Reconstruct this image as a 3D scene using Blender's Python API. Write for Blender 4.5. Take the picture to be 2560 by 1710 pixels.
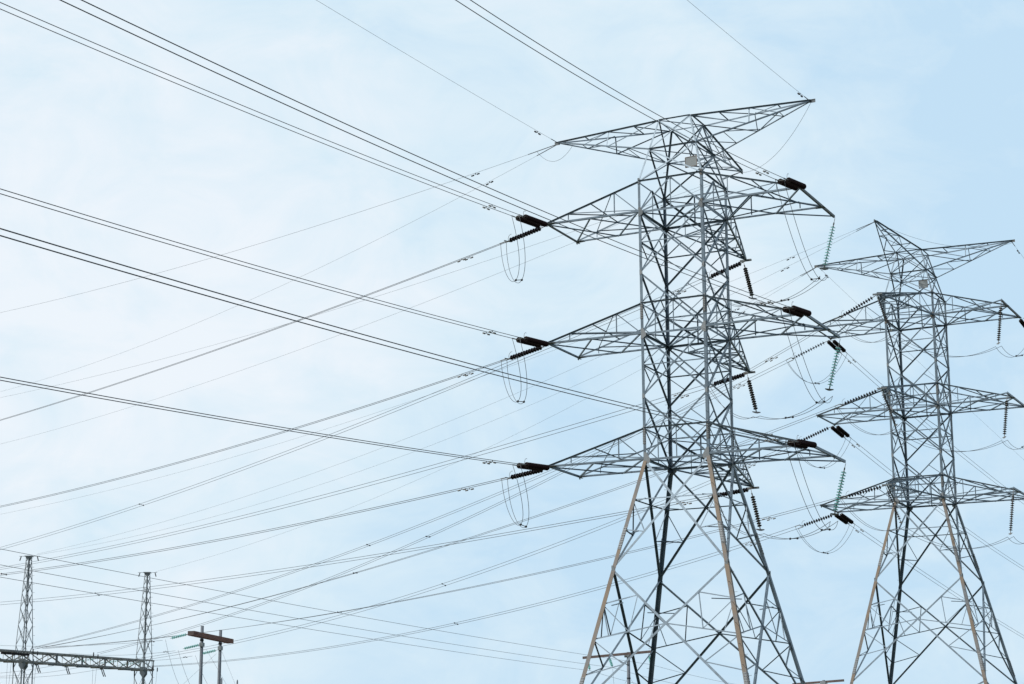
import bpy, math, random
from mathutils import Vector as V, Matrix
random.seed(7)
scene = bpy.context.scene
for o in list(bpy.data.objects): bpy.data.objects.remove(o)

# ---------------------------------------------------------------- camera
CAM_Z, PITCH, ROLL, FPX = 1.6, 0.2297, 0.0038, 4756.05      # focal length in pixels of a 2560 px wide frame
cam = bpy.data.cameras.new('camera'); co = bpy.data.objects.new('camera', cam); scene.collection.objects.link(co)
cam.sensor_width = 36; cam.lens = FPX / 2560 * 36; cam.clip_start = 0.1; cam.clip_end = 20000
co.matrix_world = Matrix.Translation((0, 0, CAM_Z)) @ Matrix.Rotation(math.pi/2 + PITCH, 4, 'X') @ Matrix.Rotation(-ROLL, 4, 'Z')
scene.camera = co
scene.render.resolution_x, scene.render.resolution_y = 1024, 684
scene.view_settings.view_transform = 'Standard'; scene.view_settings.look = 'None'
scene.view_settings.exposure = 0.0; scene.view_settings.gamma = 1.0

# ---------------------------------------------------------------- sky and sun (thin bright overcast, sun veiled on the left)
SUN_AZ, SUN_EL = math.radians(-112), math.radians(42)
world = bpy.data.worlds.new('World'); scene.world = world; world.use_nodes = True
nt = world.node_tree; nt.nodes.clear(); N, L = nt.nodes.new, nt.links.new
def node(t, nt=nt, **kw):
    n = nt.nodes.new(t)
    for k, v in kw.items():
        if k in n.inputs: n.inputs[k].default_value = v
        else: setattr(n, k, v)
    return n
sky = node('ShaderNodeTexSky'); sky.sky_type = 'NISHITA'; sky.sun_disc = False
sky.sun_elevation = SUN_EL; sky.sun_rotation = SUN_AZ; sky.dust_density = 2.0
skyb = node('ShaderNodeBackground', Strength=0.085); L(sky.outputs[0], skyb.inputs[0])
tc = node('ShaderNodeTexCoord')
def wnoise(scale, detail, rough, stretch, off=(0, 0, 0), dist=0.0):
    mp = node('ShaderNodeMapping'); mp.inputs['Scale'].default_value = stretch; mp.inputs['Location'].default_value = off
    L(tc.outputs['Generated'], mp.inputs[0])
    n = node('ShaderNodeTexNoise', Scale=scale, Detail=detail, Roughness=rough, Distortion=dist); L(mp.outputs[0], n.inputs['Vector'])
    return n.outputs['Fac']
def math_(op, a, b=None, clamp=False):
    m = node('ShaderNodeMath'); m.operation = op; m.use_clamp = clamp
    for i, x in enumerate((a, b)):
        if x is None: continue
        if isinstance(x, (int, float)): m.inputs[i].default_value = x
        else: L(x, m.inputs[i])
    return m.outputs[0]
def glow(az, el, r0, r1):        # soft patch of brighter or thinner cloud around one direction of the sky
    az, el = math.radians(az), math.radians(el)
    d = V((math.sin(az)*math.cos(el), math.cos(az)*math.cos(el), math.sin(el)))
    vm = node('ShaderNodeVectorMath'); vm.operation = 'DOT_PRODUCT'; L(tc.outputs['Generated'], vm.inputs[0]); vm.inputs[1].default_value = d
    mr = node('ShaderNodeMapRange'); mr.interpolation_type = 'SMOOTHSTEP'
    mr.inputs['From Min'].default_value = math.cos(math.radians(r1)); mr.inputs['From Max'].default_value = math.cos(math.radians(r0))
    L(vm.outputs['Value'], mr.inputs['Value']); return mr.outputs[0]
big = wnoise(5.0, 5, 0.55, (1, 1, 2.2), (3.1, 0.4, 1.7), 0.6)
fine = wnoise(13, 7, 0.62, (1, 1, 1.5), (0.3, 2.2, 5.1), 0.9)
streak = wnoise(9, 5, 0.6, (1, 1, 7.0), (1.3, 4.4, 0.6), 0.4)
cov = math_('ADD', math_('MULTIPLY', big, 0.9), math_('MULTIPLY', fine, 1.15))
cov = math_('ADD', cov, math_('MULTIPLY', streak, 0.25))
cov = math_('SUBTRACT', cov, 0.68)
cov = math_('ADD', cov, math_('MULTIPLY', glow(-15.0, 11.5, 0, 17), 0.42))
cov = math_('SUBTRACT', cov, math_('MULTIPLY', glow(16, 23, 0, 11), 0.42))
cov = math_('SUBTRACT', cov, math_('MULTIPLY', glow(13, 10.5, 0, 9), 0.26))
cov = math_('SUBTRACT', cov, math_('MULTIPLY', glow(18, 16, 0, 8), 0.10))
cov = math_('ADD', cov, math_('MULTIPLY', glow(9.5, 16.3, 0, 5.5), 0.16))
cov = math_('SUBTRACT', cov, math_('MULTIPLY', glow(0.5, 9.6, 0, 6.5), 0.21))
cov = math_('SUBTRACT', cov, math_('MULTIPLY', glow(-4.5, 7.6, 0, 6), 0.14))
cov = math_('SUBTRACT', cov, math_('MULTIPLY', glow(2, 1.0, 0, 13), 0.06))
lowsky = node('ShaderNodeMapRange'); lowsky.interpolation_type = 'SMOOTHSTEP'
lowsky.inputs['From Min'].default_value = 0.19; lowsky.inputs['From Max'].default_value = 0.05; lowsky.inputs['To Min'].default_value = 0.0; lowsky.inputs['To Max'].default_value = 0.30
sep0 = node('ShaderNodeSeparateXYZ'); L(tc.outputs['Generated'], sep0.inputs[0]); L(sep0.outputs['Z'], lowsky.inputs['Value'])
cov = math_('SUBTRACT', cov, lowsky.outputs[0])
cov = math_('ADD', cov, 0.0, True)
ramp = node('ShaderNodeValToRGB'); L(cov, ramp.inputs[0])
e = ramp.color_ramp.elements
e[0].position, e[0].color = 0.0, (0.56, 0.765, 0.94, 1)
e[1].position, e[1].color = 1.0, (0.87, 0.935, 1.0, 1)
m = e.new(0.5); m.color = (0.715, 0.865, 0.968, 1)
cloud = node('ShaderNodeBackground', Strength=1.0); L(ramp.outputs[0], cloud.inputs[0])
sepd = node('ShaderNodeSeparateXYZ'); L(tc.outputs['Generated'], sepd.inputs[0])
ahead = node('ShaderNodeMapRange'); ahead.interpolation_type = 'SMOOTHSTEP'        # cloud sheet over the half of the sky in front, clearer behind
ahead.inputs['From Min'].default_value = -0.15; ahead.inputs['From Max'].default_value = 0.75; ahead.inputs['To Min'].default_value = 0.06; ahead.inputs['To Max'].default_value = 0.97
L(sepd.outputs['Y'], ahead.inputs['Value'])
mix = node('ShaderNodeMixShader'); L(ahead.outputs[0], mix.inputs[0]); L(skyb.outputs[0], mix.inputs[1]); L(cloud.outputs[0], mix.inputs[2])
out = node('ShaderNodeOutputWorld'); L(mix.outputs[0], out.inputs[0])
sl = bpy.data.lights.new('sun', 'SUN'); sl.energy = 2.2; sl.angle = math.radians(3); sl.color = (1, 0.97, 0.93)
so = bpy.data.objects.new('sun', sl); scene.collection.objects.link(so)
sd = V((math.sin(SUN_AZ)*math.cos(SUN_EL), math.cos(SUN_AZ)*math.cos(SUN_EL), math.sin(SUN_EL)))
so.rotation_euler = sd.to_track_quat('Z', 'Y').to_euler()

# ---------------------------------------------------------------- materials
def mat(name, col, rough=0.5, metal=0.0, var=0.0, scale=6.0, col2=None, lo=0.45, hi=0.6, spec=0.5, trans=0.0, stretch=(1, 1, 1), bump=0.0):
    mt = bpy.data.materials.new(name); mt.use_nodes = True
    t = mt.node_tree; b = t.nodes['Principled BSDF']
    b.inputs['Roughness'].default_value = rough; b.inputs['Metallic'].default_value = metal
    b.inputs['Specular IOR Level'].default_value = spec; b.inputs['Transmission Weight'].default_value = trans
    c = (*col, 1); b.inputs['Base Color'].default_value = c
    tcn = node('ShaderNodeTexCoord', t); mp = node('ShaderNodeMapping', t); mp.inputs['Scale'].default_value = stretch
    t.links.new(tcn.outputs['Object'], mp.inputs[0])
    if var or col2:
        nz = node('ShaderNodeTexNoise', t, Scale=scale, Detail=5.0, Roughness=0.65); t.links.new(mp.outputs[0], nz.inputs['Vector'])
        r = node('ShaderNodeValToRGB', t); t.links.new(nz.outputs['Fac'], r.inputs[0])
        r.color_ramp.elements[0].position, r.color_ramp.elements[1].position = (lo, hi) if col2 else (0.3, 0.7)
        r.color_ramp.elements[0].color = c if col2 else tuple(x*(1-var) for x in col) + (1,)
        r.color_ramp.elements[1].color = (*col2, 1) if col2 else tuple(min(1, x*(1+var)) for x in col) + (1,)
        t.links.new(r.outputs[0], b.inputs['Base Color'])
        if bump:
            bn = node('ShaderNodeBump', t, Strength=bump); t.links.new(nz.outputs['Fac'], bn.inputs['Height']); t.links.new(bn.outputs[0], b.inputs['Normal'])
    return mt
STEEL = mat('galvanised_steel', (0.150, 0.210, 0.258), 0.45, 0.3, 0.28, 2.2)
STEEL_TAN = mat('weathered_steel', (0.20, 0.225, 0.24), 0.6, 0.1, 0, 0.55, (0.25, 0.195, 0.138), 0.36, 0.56)
STEEL_OLD = mat('old_steel', (0.17, 0.20, 0.215), 0.6, 0.15, 0, 1.3, (0.165, 0.135, 0.10), 0.50, 0.66)
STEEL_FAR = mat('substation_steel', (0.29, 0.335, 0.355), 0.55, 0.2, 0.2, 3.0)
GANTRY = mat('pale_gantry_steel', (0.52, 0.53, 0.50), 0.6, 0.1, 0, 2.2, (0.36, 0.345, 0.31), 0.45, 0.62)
PLATE = mat('plate_steel', (0.27, 0.30, 0.31), 0.55, 0.1, 0.12, 9.0)
BOLT = mat('bolt_steel', (0.16, 0.15, 0.14), 0.6, 0.3, 0.2, 20)
ALU = mat('aluminium_wire', (0.115, 0.13, 0.14), 0.5, 0.3, 0.15, 3.0)
FITTING = mat('fitting_metal', (0.26, 0.265, 0.255), 0.5, 0.3, 0.2, 12)
DARKFIT = mat('spacer_metal', (0.05, 0.055, 0.06), 0.6, 0.2, 0.2, 12)
PORC = mat('brown_porcelain', (0.012, 0.007, 0.008), 0.22, 0.0, 0.3, 8, spec=0.25)
GLASS = mat('toughened_glass', (0.48, 0.86, 0.84), 0.12, 0.0, 0.04, 8, trans=0.35)
def translucent(mt, col, f):          # toughened glass lets the bright sky behind shine through
    t_ = mt.node_tree; b_ = t_.nodes['Principled BSDF']; o_ = [n for n in t_.nodes if n.type == 'OUTPUT_MATERIAL'][0]
    tr_ = node('ShaderNodeBsdfTranslucent', t_, Color=(*col, 1)); mx_ = node('ShaderNodeMixShader', t_, Fac=f)
    t_.links.new(b_.outputs[0], mx_.inputs[1]); t_.links.new(tr_.outputs[0], mx_.inputs[2]); t_.links.new(mx_.outputs[0], o_.inputs[0])
translucent(GLASS, (0.66, 1.0, 0.97), 0.66)
WOOD = mat('rusty_crossarm', (0.34, 0.145, 0.10), 0.8, 0, 0, 3.0, (0.17, 0.085, 0.07), 0.42, 0.6, stretch=(1, 1, 4), bump=0.2)
GREYWOOD = mat('weathered_timber', (0.16, 0.12, 0.11), 0.85, 0, 0, 4.0, (0.10, 0.08, 0.075), 0.42, 0.6, bump=0.2)
POLE = mat('concrete_pole', (0.21, 0.24, 0.27), 0.8, 0, 0.15, 3.0, bump=0.1)
SIGN = mat('sign_back', (0.225, 0.26, 0.265), 0.6, 0.1, 0.06, 5)
SIGNRIM = mat('sign_rim', (0.20, 0.17, 0.15), 0.6, 0.1, 0.2, 5)
SOIL = mat('grass_ground', (0.055, 0.07, 0.03), 0.95, 0, 0, 0.12, (0.11, 0.10, 0.06), 0.42, 0.62, bump=0.3)
TWIG = mat('bare_twig', (0.12, 0.10, 0.085), 0.9, 0, 0.3, 5)

# ---------------------------------------------------------------- helpers
class MB:
    """collects plates, angle bars, tubes and turned shapes that become one mesh object"""
    def __init__(s): s.v = []; s.f = []; s.sm = []
    def add(s, vs, fs, smooth=False):
        b = len(s.v); s.v += [tuple(x) for x in vs]; s.f += [tuple(b + i for i in f) for f in fs]; s.sm += [smooth]*len(fs)
    def angle_uv(s, p, q, u, v, w, t, w2=None):
        p, q, u, v = V(p), V(q), V(u), V(v); a = (q-p).normalized(); w2 = w2 or w
        u = (u-a*u.dot(a)).normalized(); v = (v-a*v.dot(a)); v = (v-u*v.dot(u)).normalized()
        pr = [(0, 0), (w, 0), (w, t), (t, t), (t, w2), (0, w2)]
        vs = [e+u*x+v*y for e in (p, q) for x, y in pr]
        fs = [(i, (i+1) % 6, 6+(i+1) % 6, 6+i) for i in range(6)] + [(3, 2, 1, 0), (5, 4, 3, 0), (6, 7, 8, 9), (6, 9, 10, 11)]
        if u.cross(v).dot(a) < 0: fs = [tuple(reversed(f)) for f in fs]
        s.add(vs, fs)
    def brace(s, p, q, n, w=0.06, off=0.02, t=0.008, trim=0.05, w2=None, outward=False):
        """angle bar lying flat on a face of outward normal n, its other leg pointing inwards"""
        p, q, n = V(p), V(q), V(n).normalized(); a = (q-p).normalized(); u = a.cross(n).normalized()
        if u.z > 1e-4 or (abs(u.z) < 1e-4 and u.x < 0): u = -u
        d = -n*off - u*w*0.5
        s.angle_uv(p+a*trim+d, q-a*trim+d, u, n if outward else -n, w, t, w2)
    def box(s, c, x, y, z):
        c, x, y, z = V(c), V(x), V(y), V(z)
        vs = [c+x*i+y*j+z*k for i in (-1, 1) for j in (-1, 1) for k in (-1, 1)]
        s.add(vs, [(0, 1, 3, 2), (4, 6, 7, 5), (0, 4, 5, 1), (2, 3, 7, 6), (0, 2, 6, 4), (1, 5, 7, 3)])
    def plate(s, pts, n, t=0.012):
        n = V(n).normalized()*t*0.5; pts = [V(p) for p in pts]; k = len(pts)
        s.add([p-n for p in pts]+[p+n for p in pts], [tuple(range(k-1, -1, -1)), tuple(range(k, 2*k))]+[(i, (i+1) % k, k+(i+1) % k, k+i) for i in range(k)])
    def tube(s, pts, r, n=6, smooth=True):
        pts = [V(p) for p in pts]; k = len(pts); rs = r if isinstance(r, (list, tuple)) else [r]*k; vs = []
        ref = None
        for i, p in enumerate(pts):
            a = (pts[min(i+1, k-1)]-pts[max(i-1, 0)]).normalized()
            if ref is None: ref = V((0, 0, 1)) if abs(a.z) < 0.9 else V((1, 0, 0))
            x = (ref-a*ref.dot(a)).normalized(); ref = x; y = a.cross(x)
            vs += [p+(x*math.cos(6.28318*j/n)+y*math.sin(6.28318*j/n))*rs[i] for j in range(n)]
        fs = [(i*n+j, i*n+(j+1) % n, (i+1)*n+(j+1) % n, (i+1)*n+j) for i in range(k-1) for j in range(n)]
        s.add(vs, fs, smooth); b = len(s.v)-len(vs)
        s.f += [tuple(b+j for j in range(n-1, -1, -1)), tuple(b+(k-1)*n+j for j in range(n))]; s.sm += [False, False]
    def lathe(s, prof, n=14):
        vs = [(r*math.cos(6.28318*j/n), r*math.sin(6.28318*j/n), z) for r, z in prof for j in range(n)]
        fs = [(i*n+j, (i+1)*n+j, (i+1)*n+(j+1) % n, i*n+(j+1) % n) for i in range(len(prof)-1) for j in range(n)]
        s.add(vs, fs, True)
    def mesh(s, name, m):
        me = bpy.data.meshes.new(name); me.from_pydata(s.v, [], s.f); me.validate()
        me.polygons.foreach_set('use_smooth', s.sm[:len(me.polygons)]); me.materials.append(m); me.update(); return me
def link(name, data, parent=None, loc=None):
    o = bpy.data.objects.new(name, data); scene.collection.objects.link(o)
    if parent: o.parent = parent
    if loc is not None: o.location = loc
    return o
def build(name, mb, m, parent=None, loc=None): return link(name, mb.mesh(name, m), parent, loc)
def tag(o, label, cat, group=None):
    o['label'] = label; o['category'] = cat
    if group: o['group'] = group
    return o
def thing(name, label, cat, loc=(0, 0, 0), rz=0.0, group=None):
    o = link(name, None); o.location = loc; o.rotation_euler = (0, 0, rz); o.empty_display_size = 0.3
    return tag(o, label, cat, group)
def lerp(a, b, t): return V(a)+(V(b)-V(a))*t
def hang(p, q, c, n=24, k=1.0, skew=0.0):
    pts = []
    for i in range(n+1):
        t = i/n; s_ = (4*t*(1-t))**k*(1+skew*(t-0.5)); x = lerp(p, q, t); x.z -= c*s_; pts.append(x)
    return pts
def proj(P):
    x, y, z = P[0], P[1], P[2]-CAM_Z; cp, sp = math.cos(PITCH), math.sin(PITCH)
    zc = y*cp+z*sp; return (1280+FPX*x/zc, 855-FPX*(-y*sp+z*cp)/zc)

# ---------------------------------------------------------------- ground
def ground():
    m = MB(); n = 24; S = 4000
    vs = []; fs = []
    for i in range(n+1):
        for j in range(n+1):
            vs.append((S*(2*i/n-1), S*(2*j/n-1), 0))
    for i in range(n):
        for j in range(n): fs.append((i*(n+1)+j, (i+1)*(n+1)+j, (i+1)*(n+1)+j+1, i*(n+1)+j+1))
    m.add(vs, fs); o = build('ground', m, SOIL); o['kind'] = 'structure'
ground()
# ---------------------------------------------------------------- the two pylons
Z0 = dict(P3=3.4, P2=6.996, P1=10.449, L3b=16.013, L3t=17.626, M3=19.27, L2b=22.519, L2t=24.128, M2=25.77, L1b=29.013, L1t=30.673, U8=32.503, U9=34.177, UP=34.218)
LF, AY, RX, TX, UX, UT = 7.0, 1.9, 3.83, 9.52, 7.135, 9.22
def half(z):                                    # half width of the body at a height (camera height 1.6 taken off)
    for za, ha, zb, hb in ((-9, 7.39, 10.449, 3.056), (10.449, 3.056, 16.013, 1.769), (16.013, 1.769, 30.673, 1.79), (30.673, 1.79, 34.177, 0.917)):
        if z <= zb: return ha+(hb-ha)*(z-za)/(zb-za)
    return 0.917
T1 = dict(loc=(8.979, 95.384, 0), yaw=-0.4661, s=1, dz=0.0)
T2 = dict(loc=(29.039, 132.849, 0), yaw=-0.4738, s=-1, dz=3.328)
def local(T, x, y, z):                          # pylon coordinates (z with the camera height taken off) to the world
    c, s = math.cos(T['yaw']), math.sin(T['yaw'])
    return V((T['loc'][0]+x*c-y*s, T['loc'][1]+x*s+y*c, z+CAM_Z+T['dz']))
def pylon(T, label):
    root = thing('transmission_pylon', label, 'pylon', T['loc'], T['yaw'], 'lattice transmission pylons')
    s = T['s']; dz = T['dz']+CAM_Z; zg = -dz
    P = lambda x, y, z: V((x, y, z+dz))
    def cn(i, z):                               # corner i of the body: 0 front left, 1 front right, 2 rear right, 3 rear left
        h = half(z); return P(h*(-1, 1, 1, -1)[i], h*(-1, -1, 1, 1)[i], z)
    # legs
    for i in range(4):
        m = MB(); sx, sy = (-1, 1, 1, -1)[i], (-1, -1, 1, 1)[i]
        runs = ((zg, Z0['P1'], 0.21, 0.02), (Z0['P1'], Z0['L3b'], 0.19, 0.018), (Z0['L3b'], Z0['L1b'], 0.15, 0.014), (Z0['L1b'], Z0['L1t'], 0.13, 0.012), (Z0['L1t'], Z0['U9'], 0.09, 0.01))
        for k, (za, zb, w, t) in enumerate(runs):
            a, b = cn(i, za), cn(i, zb); ax = (b-a).normalized()*0.001
            m.angle_uv(a+ax, b-ax, (-sx, 0, 0), (0, -sy, 0), w, t)
        lg = build('leg', m, STEEL, root); lg.data.materials.append(STEEL_TAN)
        for p in lg.data.polygons: p.material_index = int(i in (0, 1) and p.center.z < Z0['L3b']+dz)
        # splice plates with bolt rows, gussets, step bolts
        for zs in (12.0, 4.6, 17.2, 23.7):
            w = 0.2 if zs < 16 else 0.15; ln = 0.55 if zs < 16 else 0.4
            mp = MB(); mb = MB(); a, b = cn(i, zs-ln), cn(i, zs+ln); d = (b-a)
            for u, n in ((V((-sx, 0, 0)), V((0, sy, 0))), (V((0, -sy, 0)), V((sx, 0, 0)))):
                o1 = n*0.011; mp.plate([a+o1+u*0.015, b+o1+u*0.015, b+o1+u*(w-0.015), a+o1+u*(w-0.015)], n, 0.016)
                for r in range(9):
                    for c in (0.3, 0.72):
                        ctr = a+d*((r+0.5)/9)+u*w*c+n*0.024
                        mb.box(ctr, u*0.017, d.normalized()*0.017, n*0.014)
            sp = build('splice_plate', mp, PLATE, lg); build('bolt_row', mb, BOLT, lg)
        for zs, r in ((Z0['L3b'], 0.34), (Z0['L2b'], 0.27), (Z0['L1b'], 0.24), (Z0['M3'], 0.14), (Z0['M2'], 0.14), (Z0['L3t'], .12), (Z0['L2t'], .12), (Z0['L1t'], 0.17), (Z0['P1'], 0.16)):
            c = cn(i, zs); mp = MB()
            for u, n in ((V((-sx, 0, 0)), V((0, sy, 0))), (V((0, -sy, 0)), V((sx, 0, 0)))):
                o = n*0.010; up = V((0, 0, 1))
                mp.plate([c+o+up*r*1.1+u*0.02, c+o+up*r*1.1+u*r*0.45, c+o+u*r*1.05+up*0.1*r, c+o+u*r*1.05-up*0.4*r, c+o+u*r*0.4-up*r*0.95, c+o-up*r*0.95+u*0.02], n, 0.014)
            build('gusset_plate', mp, STEEL_OLD if zs in (Z0['L1b'], Z0['L1t']) else PLATE, lg)
        if i in (1, 3):
            k = 0; z = 3.0
            while z < 33:
                c = cn(i, z); w = 0.12 if z > 16 else 0.16; mb = MB(); sd = V((0, sy, 0)) if k % 2 else V((sx, 0, 0)); u = V((-sx, 0, 0)) if k % 2 else V((0, -sy, 0))
                b0 = c+u*w*0.6; mb.tube([b0, b0+sd*0.17, b0+sd*0.17+V((0, 0, 0.025))], 0.009, 5); build('step_bolt', mb, BOLT, lg)
                k += 1; z += 0.42 if z > 16 else 0.5
    # body bracing
    nrm = [V((0, -1, 0)), V((1, 0, 0)), V((0, 1, 0)), V((-1, 0, 0))]
    def fn(f, z0, z1):
        a, b = cn(f, z0), cn((f+1) % 4, z0); c = cn(f, z1); n = (b-a).cross(c-a).normalized()
        return n if n.dot(nrm[f]) > 0 else -n
    def one(name, p, q, n, w, off, m=STEEL, t=0.009, trim=0.04, outward=False):
        b = MB(); b.brace(p, q, n, w, off, t, trim, None, outward); return build(name, b, m, root)
    sec = MB()
    def red(p, q, n, w=0.05, off=0.055): sec.brace(p, q, n, w, off, 0.006, 0.03)
    rows = [('P1', 'L3b', 0.11), ('L3b', 'M3', 0.085), ('M3', 'L2b', 0.085), ('L2b', 'M2', 0.085), ('M2', 'L1b', 0.085), ('L1t', 'U8', 0.07), ('U8', 'U9', 0.055)]
    for f in range(4):
        g = (f+1) % 4
        for ka, kb, w in rows:
            za, zb = Z0[ka], Z0[kb]; n = fn(f, za, zb); a0, b0, a1, b1 = cn(f, za), cn(g, za), cn(f, zb), cn(g, zb)
            one('diagonal_brace', a0, b1, n, w, 0.020); one('diagonal_brace', b0, a1, n, w, 0.034)
            ha, hb = half(za), half(zb); tc_ = ha/(ha+hb); zc = za+(zb-za)*tc_
            ca, cb, X = cn(f, zc), cn(g, zc), lerp(a0, b1, tc_)
            if ka in ('M3', 'M2') or (ka in ('L3b', 'L2b')):
                if ka in ('M3', 'M2'): one('horizontal_strut', ca, cb, n, 0.06, 0.05)       # between the phases
                for p, q in ((lerp(a0, b1, .27), ca), (lerp(b0, a1, .27), cb), (lerp(a0, b1, .73), cb), (lerp(b0, a1, .73), ca)): red(p, q, n, 0.045)
            if ka == 'P1':
                zd = za+(zb-za)*0.36; q1, q2 = cn(f, zd), cn(g, zd)
                for e, qd, D0, D1, cc in ((a1, q1, a0, b1, ca), (b1, q2, b0, a1, cb)):
                    one('horizontal_strut', cc, X, n, 0.06, 0.05)
                    w1 = lerp(D0, D1, 0.36*0.92); one('horizontal_strut', qd, w1, n, 0.055, 0.05); red(cc, w1, n)
        # arm level horizontals
        for k in ('L3', 'L2', 'L1'):
            zb, zt = Z0[k+'b'], Z0[k+'t']; n = nrm[f]
            one('horizontal_strut', cn(f, zb), cn(g, zb), n, 0.11, 0.048, t=0.011); one('horizontal_strut', cn(f, zt), cn(g, zt), n, 0.08, -0.012, outward=True)
            mt, mbm = lerp(cn(f, zt), cn(g, zt), .5), lerp(cn(f, zb), cn(g, zb), .5); red(mt, mbm, n, 0.06, 0.06)
            if k == 'L1':
                one('diagonal_brace', cn(f, zb), mt, n, 0.08, 0.02); one('diagonal_brace', cn(g, zb), mt, n, 0.08, 0.034)
        for k, w in (('U8', 0.08), ('U9', 0.06)): one('horizontal_strut', cn(f, Z0[k]), cn(g, Z0[k]), nrm[f], w, -0.01, outward=True)
        # leg panels
        zt = Z0['P1']; panels = [(zt, Z0['P3'])]; z = Z0['P3']
        while z > zg+0.5:
            nz = max(zg, z-5.2); nz = zg if nz-zg < 1.5 else nz; panels.append((z, nz)); z = nz
        for za, zb in panels:
            n = fn(f, za, zb); a0, b0, a1, b1 = cn(f, za), cn(g, za), cn(f, zb), cn(g, zb)
            one('diagonal_brace', a0, b1, n, 0.11, 0.024, t=0.011); one('diagonal_brace', b0, a1, n, 0.11, 0.040, t=0.011)
            ha, hb = half(za), half(zb); tx = ha/(ha+hb); X = lerp(a0, b1, tx)
            for (i, D0, D1) in ((f, a0, b1), (g, b0, a1)):
                z1, z2 = za+(zb-za)*0.245, za+(zb-za)*0.49; Mp, Np, Op = cn(i, z1), cn(i, z2), cn(i, za+(zb-za)*0.74)
                Q = lerp(D0, D1, tx*0.48); oD0, oD1 = (b0, a1) if i == f else (a0, b1); Vv = lerp(oD0, oD1, tx+(1-tx)*0.45)
                one('horizontal_strut', Np, X, n, 0.06, 0.056); one('horizontal_strut', Mp, Q, n, 0.055, 0.056); one('horizontal_strut', Op, Vv, n, 0.055, 0.056)
                Wp = lerp(Np, X, 0.5); red(Q, Wp, n, 0.045, 0.07); red(Mp, Wp, n, 0.045, 0.07); red(Np, Vv, n, 0.05, 0.07); red(Mp, lerp(Np, X, .22), n, 0.045, 0.07)
                red(Np, lerp(D0, D1, 0.99) if False else Vv, n, 0.05, 0.086)
    # plan bracing
    up = V((0, 0, 1))
    for k in ('L3b', 'L2b', 'L1b'):
        one('plan_brace', cn(0, Z0[k])-up*.03, cn(2, Z0[k])-up*.03, -up, 0.07, 0.0); one('plan_brace', cn(1, Z0[k])-up*.03, cn(3, Z0[k])-up*.03, -up, 0.07, 0.02)
    for k in ('U8', 'U9'):
        one('plan_brace', cn(0, Z0[k])-up*.02, cn(2, Z0[k])-up*.02, -up, 0.05, 0.0); one('plan_brace', cn(1, Z0[k])-up*.02, cn(3, Z0[k])-up*.02, -up, 0.05, 0.02)
    for za in (8.72, 12.3, 13.97):
        for i in range(4):
            h = half(za); e = lerp(cn(i, za), cn((i+1) % 4, za), .17); e2 = lerp(cn(i, za), cn((i-1) % 4, za), .17); red(e, e2, -up, 0.045, 0.0)
    so_ = build('secondary_bracing', sec, STEEL, root); so_['kind'] = 'stuff'
    # crossarms
    def sub(arm, name, p, q, n, w=0.05, off=0.018, m=STEEL, t=0.008):
        b = MB(); b.brace(p, q, n, w, off, t, 0.03); build(name, b, m, arm)
    for k in ('L1', 'L2', 'L3'):
        zb, zt = Z0[k+'b'], Z0[k+'t']; h, ht = half(zb), half(zt)
        for sx in (-1, 1):
            F0, R0 = P(sx*LF, -AY, zb), P(sx*LF, AY, zb); Af, Ar = P(sx*h, -h, zb), P(sx*h, h, zb); Tf, Tr = P(sx*ht, -ht, zt), P(sx*ht, ht, zt)
            m = MB()
            for yb, a, b, tt in ((-1, Af, F0, Tf), (1, Ar, R0, Tr)):
                m.angle_uv(a, b, (0, 0, 1), (0, -yb, 0), 0.10, 0.011, 0.10); m.angle_uv(tt-V((0, yb*.02, 0)), b+up*0.11-V((0, yb*.02, 0)), (0, yb, 0), (0, 0, -1), 0.085, 0.009)
            arm = build('crossarm', m, STEEL, root)
            # end beam
            e = MB(); yend = s*RX if sx > 0 else AY*s+0.25*s; ye0 = -s*(AY+0.12)
            e.angle_uv(P(sx*(LF+.01), ye0, zb-.02), P(sx*(LF+.01), yend, zb-.02), (0, 0, 1), (-sx, 0, 0), 0.13, 0.014, 0.10); build('end_beam', e, STEEL_OLD if k == 'L1' else STEEL, arm)
            for Q in (F0, R0):
                pm = MB(); pm.plate([Q+V((sx*.08, -.2, .03)), Q+V((sx*.08, .2, .03)), Q+V((-sx*.45, .12, .03)), Q+V((-sx*.45, -.12, .03))], up, 0.014); pm.box(Q+V((0, 0, -.03)), V((.015, 0, 0)), V((0, .06, 0)), V((0, 0, .07)))
                build('tip_plate', pm, STEEL_OLD, arm)
            F = lambda t: lerp(F0, Af, t); R = lambda t: lerp(R0, Ar, t); FT = lambda t: lerp(F0+up*.11, Tf, t); RT = lambda t: lerp(R0+up*.11, Tr, t)
            dn = -up
            for p, q, w, o in ((F0, R(.49), .07, .012), (F(.48), R0, .07, .028), (F(.48), Ar, .07, .012), (Af, R(.49), .07, .028)): sub(arm, 'brace', p, q, dn, w, o-.03)
            nf = V((0, -1, 0)); nr = V((0, 1, 0))
            for A_, B_, n in ((F, FT, nf), (R, RT, nr)):
                sub(arm, 'brace', A_(.236)+up*.1, B_(.236), n, .045, .02); sub(arm, 'brace', A_(.74)+up*.1, B_(.74), n, .05, .02)
                sub(arm, 'brace', B_(.236), A_(1)+up*.12, n, .05, .03); sub(arm, 'brace', B_(.74), A_(1)+up*.05, n, .05, .034)
            nt_ = V((0, 0, 1))
            sub(arm, 'brace', FT(.236), RT(.64), nt_, .05, .03); sub(arm, 'brace', FT(.49), RT(.48), nt_, .045, .045); sub(arm, 'brace', FT(.71), RT(.23), nt_, .05, .06)
            if sx > 0: sub(arm, 'brace', R(.49) if s > 0 else F(.49), P(sx*LF, yend-s*.1, zb), dn, .07, .01)
        # the third arm
        T_ = P(0, s*TX, zb); A1, A2 = P(-h, s*h, zb), P(h, s*h, zb); B1, B2 = P(-ht, s*ht, zt), P(ht, s*ht, zt)
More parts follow.
